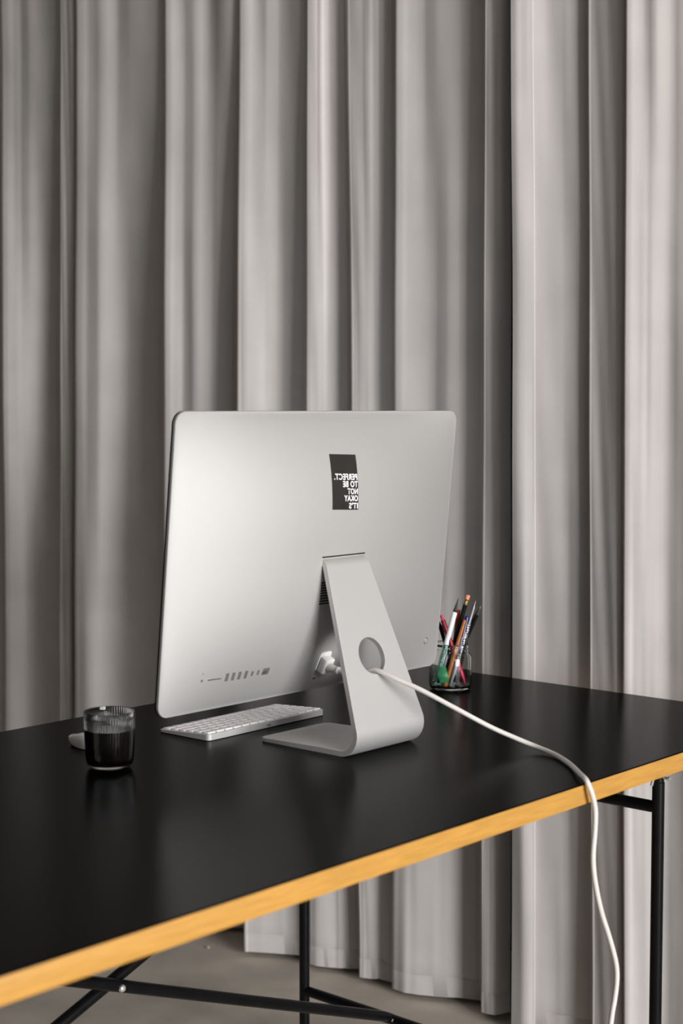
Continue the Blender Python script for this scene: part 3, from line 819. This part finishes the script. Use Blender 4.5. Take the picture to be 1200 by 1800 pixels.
# ------------------------------------------------------------------ power cable
cable = thing('power_cable', 'white power cable running from the computer through the stand and over the desk edge', 'cable', (XC, 0.0, 0.0))
du, ds, nn = back_frame(-.0014, .049)
pc = back(-.0014, .0495, dome(-.0014, .0495))
def oriented_box(name, c, ax, ay, az, sx, sy, sz, bevel, material, parent):
    bm = bm_box(-sx / 2, sx / 2, -sy / 2, sy / 2, -sz / 2, sz / 2, bevel, 3)
    mtx = Matrix((ax, ay, az)).transposed().to_4x4()
    mtx.translation = c
    bmesh.ops.transform(bm, matrix=mtx, verts=bm.verts)
    return from_bmesh(name, bm, material, parent)
plug = oriented_box('plug', pc + nn * .0075, du, ds, nn, .0215, .0270, .0130, .003, M['white_plastic'], cable)
pd = Vector((.04, -.97, -.17)).normalized()
p1 = pc + nn * .0130
sl = lathe('strain_relief', p1, p1 + pd, [(0, 0), (.0078, 0), (.0074, .004), (.0060, .010), (.0052, .0175), (.0062, .0185), (.0064, .0205), (.0056, .0220), (.0040, .0225), (0, .0225)], M['cord'], plug, 20)
p2 = p1 + pd * .021
CR = .0038
cpath = [p2, p2 + pd * .01, (-.660, .4268, .8495), (-.6605, .395, .8555), (-.660, .3680, .8620), (-.657, .348, .8580), (-.650, .3279, .8498), (-.632, .2978, .8352), (-.600, .2568, .8078), (-.562, .2202, .7789),
         (-.533, .1929, .7605), (-.518, .1664, .7490), (-.5261, .1298, TZ + CR + .0010), (-.5501, .0936, TZ + CR + .0009), (-.5790, .0598, TZ + CR + .0014), (-.6229, .0188, .7485), (-.6400, -.0030, .7458), (-.6400, -.0092, .7358), (-.6366, -.0118, .7240), (-.6322, -.0123, .7111), (-.6290, -.012, .6975), (-.6299, -.012, .6734), (-.6337, -.012, .6418), (-.6318, -.012, .6170), (-.6238, -.012, .5867), (-.6097, -.012, .5505),
         (-.5924, -.012, .5173), (-.5765, -.012, .4841), (-.5683, -.012, .4610), (-.5671, -.012, .4397), (-.5719, -.012, .4160), (-.5791, -.012, .3929), (-.583, -.012, .36), (-.578, -.015, .28), (-.565, -.02, .18),
         (-.555, -.035, .08), (-.545, -.075, .020), (-.53, -.14, CR + .0002), (-.50, -.26, CR), (-.44, -.45, CR), (-.40, -.8, CR)]
tube('cord', catmull(cpath, 8), CR, M['cord'], cable, 14)

# ------------------------------------------------------------------ keyboard
KW, KD = .2790, .1149
kb = thing('keyboard', 'slim silver keyboard with white keys lying under the computer screen', 'keyboard', (-0.6576, 0.596, TZ))
kb.rotation_euler = (0, 0, math.radians(1.2))
hr, hf_ = .0109, .0044
def ktop(y): return hr + (hf_ - hr) * y / KD
ov = []
r = .008
outl = []
for (cx_, cy_, a0) in ((KW / 2 - r, KD - r, 0), (-KW / 2 + r, KD - r, 90), (-KW / 2 + r, r, 180), (KW / 2 - r, r, 270)):
    for k in range(7):
        a = math.radians(a0 + 15 * k)
        outl.append((cx_ + r * math.cos(a), cy_ + r * math.sin(a)))
m = len(outl)
kv = [(x, y, .0006) for x, y in outl] + [(x, y, ktop(y)) for x, y in outl]
kf = [tuple(range(m - 1, -1, -1)), tuple(range(m, 2 * m))] + [(k, (k + 1) % m, m + (k + 1) % m, m + k) for k in range(m)]
body = from_data('body', kv, kf, M['aluminium'], kb, True, 30, local=True)
b2 = body.modifiers.new('soft_edges', 'BEVEL')
b2.width, b2.segments, b2.limit_method = .0006, 2, 'ANGLE'
slope = math.atan2(hf_ - hr, KD)
rows_def = [[1] * 14, [1] * 13 + [1.5], [1.5] + [1] * 13, [1.75] + [1] * 11 + [1.75], [2.25] + [1] * 10 + [2.25], [1, 1, 1, 1.25, 5, 1.25, 1, 1, 1, 1]]
margin_x, margin_y, gap = .0035, .0040, .0031
pitch_y = (KD - 2 * margin_y) / 6
key_mesh = {}
for ri, units in enumerate(rows_def):
    tot = sum(units)
    uw = (KW - 2 * margin_x) / tot
    x = KW / 2 - margin_x                    # the typist sits on the far side: rows start at +x
    yc = margin_y + pitch_y * (ri + .5)
    for ui, un in enumerate(units):
        w = un * uw
        key = (round(w, 5), ri == 5 and ui == 8)
        if key not in key_mesh:
            hk = pitch_y - gap
            bm = bm_box(-(w - gap) / 2, (w - gap) / 2, -hk / 2, hk / 2, 0, .0024, .0006, 2)
            me = bpy.data.meshes.new('key')
            bm.to_mesh(me)
            bm.free()
            me.materials.append(M['key_white'])
            me.shade_smooth()
            me.set_sharp_from_angle(angle=math.radians(35))
            key_mesh[key] = me
        ko = bpy.data.objects.new('key', key_mesh[key])
        COL.objects.link(ko)
        ko.parent = kb
        ko.location = (x - w / 2, yc, ktop(yc) - .0001)
        ko.rotation_euler = (slope, 0, 0)
        x -= w
port = from_bmesh('charging_port', bm_box(-.0045, .0045, -.0004, .002, .0035, .0062, .0005), M['port'], kb, local=True)

# ------------------------------------------------------------------ mouse, half hidden behind the glass
ms = thing('computer_mouse', 'white computer mouse half hidden behind the glass of coffee', 'mouse', (-0.937, 0.699, TZ))
def mouse_outline(a, b, k):
    c, s = math.cos(a), math.sin(a)
    return (.0285 * b * math.copysign(abs(c) ** (2 / 2.4), c), .0565 * b * math.copysign(abs(s) ** (2 / 1.65), s))
mv, mf = [], []
SEG = 48
prof = [(1.0, 0), (1.0, .08), (.985, .25), (.95, .45), (.88, .66), (.76, .82), (.58, .93), (.35, .985), (.15, 1.0)]
for (b, hgt) in prof:
    for k in range(SEG):
        a = 2 * math.pi * k / SEG
        x, y = mouse_outline(a, b, k)
        low = .0010 + .0105 * abs(y / .0565) ** 2.6
        top = .0215 * math.cos(y / .0565 * .95)
        mv.append((x, y, low + (max(top, low + .001) - low) * hgt))
for i in range(len(prof) - 1):
    for k in range(SEG):
        mf.append((i * SEG + k, i * SEG + (k + 1) % SEG, (i + 1) * SEG + (k + 1) % SEG, (i + 1) * SEG + k))
mf.append(tuple((len(prof) - 1) * SEG + k for k in range(SEG)))
mf.append(tuple(range(SEG - 1, -1, -1)))
from_data('shell', mv, mf, M['mouse_white'], ms, True, 60, local=True)
bv_, bf_ = [], []
for (b, z) in ((.72, 0.0), (.82, .0005), (.88, .0012), (.92, .0070)):
    for k in range(SEG):
        x, y = mouse_outline(2 * math.pi * k / SEG, b, k)
        bv_.append((x, y, z if z < .005 else .0020 + .0100 * abs(y / .0565) ** 2.6))
for i in range(3):
    for k in range(SEG):
        bf_.append((i * SEG + k, i * SEG + (k + 1) % SEG, (i + 1) * SEG + (k + 1) % SEG, (i + 1) * SEG + k))
bf_.append(tuple(range(SEG - 1, -1, -1)))
bf_.append(tuple(3 * SEG + k for k in range(SEG)))
from_data('underside', bv_, bf_, M['black_metal'], ms, True, 40, local=True)

# ------------------------------------------------------------------ ribbed glass of coffee
GX, GY = -1.0145, 0.5735
glass = thing('drinking_glass', 'ribbed clear tumbler three quarters full of black coffee', 'glass', (GX, GY, TZ))
GH = .0840
gp = [(0, 0.0004), (.022, 0.0004), (.0275, .0008), (.0306, .0024), (.0328, .0060), (.0338, .0110), (.0343, .018), (.0351, .036), (.0358, .050), (.0362, .070), (.0364, GH - .001), (.0360, GH), (.0353, GH), (.0349, GH - .001),
      (.0347, .070), (.0342, .050), (.0335, .036), (.0327, .018), (.0316, .0115), (.0290, .0072), (.022, .0060), (0, .0058)]
def outer_ribs(th, r, t):
    return .0009 * math.cos(60 * th) * min(1, max(0, (t - .006) / .01)) if (r > .0337 and (r > .0350 or t < .03) and not (r == .0353)) else 0.0
lathe('tumbler', (GX, GY, TZ), (GX, GY, TZ + 1), gp, M['clear_glass'], glass, 480, outer_ribs, angle=None)
lathe('coffee', (GX, GY, TZ), (GX, GY, TZ + 1), [(0, .0056), (.0222, .0058), (.0292, .0070), (.0316, .0113), (.0330, .018), (.0338, .036), (.0345, .050), (.0346, .0572), (.0338, .0566), (.030, .0564), (0, .0564)], M['coffee'], glass, 64)

# ------------------------------------------------------------------ jar of pens
JX, JY = -0.172, 0.595
jar = thing('glass_jar', 'clear glass jar holding pens and pencils beside the computer', 'jar', (JX, JY, TZ))
jp = [(0, .0010), (.026, .0004), (.0335, .0004), (.0375, .0025), (.0395, .0070), (.0400, .013), (.0400, .0580), (.0392, .0630), (.0365, .0665), (.0345, .0690), (.0340, .0710), (.0352, .0725), (.0353, .0740), (.0341, .0752),
      (.0341, .0795), (.0348, .0808), (.0348, .0822), (.0335, .0850), (.0332, .0858), (.0326, .0858), (.0322, .0845), (.0321, .0700), (.0340, .0660), (.0364, .0620), (.0372, .0580), (.0372, .012), (.0355, .0065), (.030, .0052), (0, .0060)]
lathe('jar_body', (JX, JY, TZ), (JX, JY, TZ + 1), jp, M['jar_glass'], jar, 72, angle=None)

P = {}
def pm(key, color, rough=.35, **kw):
    P[key] = mat(key, color, rough, **kw)
    return P[key]
pm('dark_red_plastic', (0.17, 0.004, 0.016)); pm('pink_red_plastic', (0.45, 0.012, 0.06)); pm('black_lacquer', (0.006, 0.006, 0.007), .3)
pm('white_pen_plastic', (0.72, 0.72, 0.72)); pm('pale_grey_plastic', (0.36, 0.36, 0.37)); pm('graphite', (0.05, 0.05, 0.05), .4, metal=.4); pm('dark_grey_wood', (0.035, 0.036, 0.034), .5)
pm('gold_ferrule', (0.85, 0.58, 0.24), .25, metal=1.0); pm('pink_eraser', (0.72, 0.26, 0.16), .8); pm('orange_red_plastic', (0.48, 0.05, 0.02))
pm('dark_blue_plastic', (0.012, 0.025, 0.20), .2); pm('lilac_plastic', (0.22, 0.24, 0.66), .3); pm('orange_lacquer', (0.42, 0.13, 0.015), .35)
pm('silver_grey_lacquer', (0.30, 0.30, 0.31), .35, metal=.4); pm('teal_speckled', (0.01, 0.24, 0.20), .4, var_scale=420, color2=(0.75, 0.9, 0.85), fac=(.56, .62))
pm('green_tape', (0.05, 0.26, 0.12), .35, var=.35, var_scale=60, stretch=(1, 1, 12)); pm('tape_core', (0.42, 0.33, 0.22), .8); pm('pale_wood', (0.55, 0.40, 0.25), .7)
# black and white diamond pattern
mpat = bpy.data.materials.new('black_white_check')
mpat.use_nodes = True
nt = mpat.node_tree
tcn = nt.nodes.new('ShaderNodeTexCoord')
mpn = nt.nodes.new('ShaderNodeMapping')
mpn.inputs['Rotation'].default_value = (.6, .5, .78)
ck = nt.nodes.new('ShaderNodeTexChecker')
ck.inputs['Scale'].default_value = 330
ck.inputs['Color1'].default_value = (.8, .8, .8, 1)
ck.inputs['Color2'].default_value = (.01, .01, .01, 1)
nt.links.new(tcn.outputs['Object'], mpn.inputs['Vector'])
nt.links.new(mpn.outputs['Vector'], ck.inputs['Vector'])
nt.links.new(ck.outputs['Color'], nt.nodes['Principled BSDF'].inputs['Base Color'])
P['black_white_check'] = mpat

GRP = 'pens and pencils in the glass jar'
def stick(name, label, category, top, bottom, sections, seg=14, group=GRP):
    """sections: (part name, material, [(radius, distance from the top)])"""
    T, Bm = Vector(top), Vector(bottom)
    L = (Bm - T).length
    root = thing(name, label, category, Bm, group)
    for (pn, mk, prof) in sections:
        pr = [(r, (L + t) if t < 0 else t) for (r, t) in prof]
        lathe(pn, T, Bm, [(0, pr[0][1])] + pr + [(0, pr[-1][1])] if pr[0][0] > 0 and pr[-1][0] > 0 else ([(0, pr[0][1])] if pr[0][0] > 0 else []) + pr + ([(0, pr[-1][1])] if pr[-1][0] > 0 else []), P[mk], root, seg)
    return root

E_ = -1e-9
stick('click_pen', 'dark red click pen leaning left in the jar', 'pen', (-.1854, .6071, .8787), (-.1634, .5671, .7497),
      [('button', 'pink_red_plastic', [(.0022, 0), (.0026, .001), (.0026, .011)]), ('barrel', 'dark_red_plastic', [(.0040, .010), (.0046, .012), (.0048, .075)]),
       ('grip', 'pink_red_plastic', [(.0049, .075), (.0050, .110), (.0038, .125), (.0016, E_)])])
stick('pencil', 'short black pencil leaning left beside the dark red pen', 'pencil', (-.1783, .6172, .8642), (-.1541, .5928, .7487),
      [('barrel', 'black_lacquer', [(.0012, 0), (.0042, .010), (.0042, .105), (.0042, E_)]), ('stripe', 'silver_grey_lacquer', [(.0043, .040), (.0043, .043)])], seg=6)
stick('pen', 'thick white pen standing in the front left of the jar', 'pen', (-.1733, .5844, .8849), (-.1933, .6137, .7480),
      [('barrel', 'white_pen_plastic', [(.0040, 0), (.0050, .0015), (.0052, .060), (.0052, .100)]), ('tip', 'white_pen_plastic', [(.0050, .100), (.0032, .122), (.0012, E_)])])
stick('pencil', 'dark grey pencil with a long sharp point behind the white pen', 'pencil', (-.1544, .5902, .9093), (-.1799, .6190, .7480),
      [('lead', 'graphite', [(.0003, 0), (.0012, .006)]), ('cone', 'dark_grey_wood', [(.0012, .006), (.0040, .024)]), ('barrel', 'black_lacquer', [(.0041, .024), (.0041, E_)])], seg=8)
stick('pencil', 'black pencil with a gold ferrule and pink eraser on top', 'pencil', (-.1432, .5761, .9148), (-.1663, .6158, .7498),
      [('eraser', 'pink_eraser', [(.0034, 0), (.0041, .001), (.0041, .008)]), ('ferrule', 'gold_ferrule', [(.0043, .0075), (.0044, .009), (.0041, .010), (.0044, .012), (.0043, .019)]), ('barrel', 'black_lacquer', [(.0043, .019), (.0043, E_)])], seg=12)
stick('pencil', 'orange-red pencil end peeping out behind the white pen', 'pencil', (-.1460, .5958, .8855), (-.1538, .6106, .7509),
      [('barrel', 'orange_red_plastic', [(.0034, 0), (.0036, .001), (.0036, E_)])], seg=8)
stick('ballpoint_pen', 'ballpoint pen with dark blue cap and lilac barrel', 'pen', (-.1466, .5753, .8755), (-.1816, .5878, .7465),
      [('cap', 'dark_blue_plastic', [(.0028, 0), (.0046, .002), (.0050, .040)]), ('barrel', 'lilac_plastic', [(.0044, .040), (.0048, .100), (.0044, .115), (.0018, .130), (.0010, E_)])])
stick('pencil', 'orange-brown wooden pencil in the front of the jar', 'pencil', (-.1590, .5712, .8696), (-.1927, .5913, .7465),
      [('barrel', 'orange_lacquer', [(.0036, 0), (.0038, .001), (.0044, .06), (.0046, E_)])], seg=10)
stick('mechanical_pencil', 'thin silver pencil with a black and white checked middle', 'pencil', (-.1506, .5527, .9067), (-.1912, .5808, .7480),
      [('tip', 'silver_grey_lacquer', [(.0004, 0), (.0009, .008), (.0022, .014)]), ('upper_barrel', 'silver_grey_lacquer', [(.0024, .014), (.0026, .045)]), ('checked_sleeve', 'black_white_check', [(.0029, .045), (.0029, .118)]),
       ('lower_barrel', 'pale_grey_plastic', [(.0027, .118), (.0027, .142)]), ('end', 'silver_grey_lacquer', [(.0026, .142), (.0026, E_)])])
stick('pencil', 'black pencil with a grey point, rightmost in the jar', 'pencil', (-.1346, .5527, .8956), (-.1690, .6066, .7490),
      [('lead', 'silver_grey_lacquer', [(.0004, 0), (.0012, .005)]), ('cone', 'dark_grey_wood', [(.0012, .005), (.0040, .018)]), ('barrel', 'black_lacquer', [(.0041, .018), (.0041, E_)])], seg=8)
stick('pen', 'thin black pen just left of the silver pencil', 'pen', (-.1430, .5622, .8998), (-.1604, .5880, .7479),
      [('barrel', 'black_lacquer', [(.0010, 0), (.0028, .010), (.0030, E_)])], seg=12)
stick('craft_stick', 'teal stick with white speckles standing low in the jar', 'stick', (-.1868, .5936, .8240), (-.1999, .6083, .7480),
      [('barrel', 'teal_speckled', [(.0026, 0), (.0030, .001), (.0030, E_)])], seg=12)
# roll of green tape standing on edge at the bottom of the jar
tr = thing('tape_roll', 'small roll of green tape standing in the bottom of the jar', 'tape', (-.1868, .6010, .7468))
tc_ = Vector((-.1868, .6010, .7655))
ax = Vector((.62, -.72, .25)).normalized()
lathe('tape', tc_ - ax * .009, tc_ + ax * .009, [(.0115, 0), (.0180, 0), (.0185, .0008), (.0185, .0172), (.0180, .018), (.0115, .018), (.0115, 0)], P['green_tape'], tr, 40)
lathe('core', tc_ - ax * .0092, tc_ + ax * .0092, [(.0102, 0), (.0116, 0), (.0116, .0184), (.0102, .0184), (.0102, 0)], P['tape_core'], tr, 40)

# ------------------------------------------------------------------ crumb on the floor
bm = bmesh.new()
bmesh.ops.create_icosphere(bm, subdivisions=2, radius=.0045)
for v in bm.verts:
    v.co *= 1 + .35 * math.sin(v.co.x * 900 + 1) * math.cos(v.co.y * 700)
    v.co.z = max(v.co.z * .7, -.0022)
bmesh.ops.translate(bm, verts=bm.verts, vec=(.0013, 1.4391, .0022))
cr = from_bmesh('wood_chip', bm, P['pale_wood'])
tag(cr, 'small pale wood chip lying on the concrete floor', 'chip')
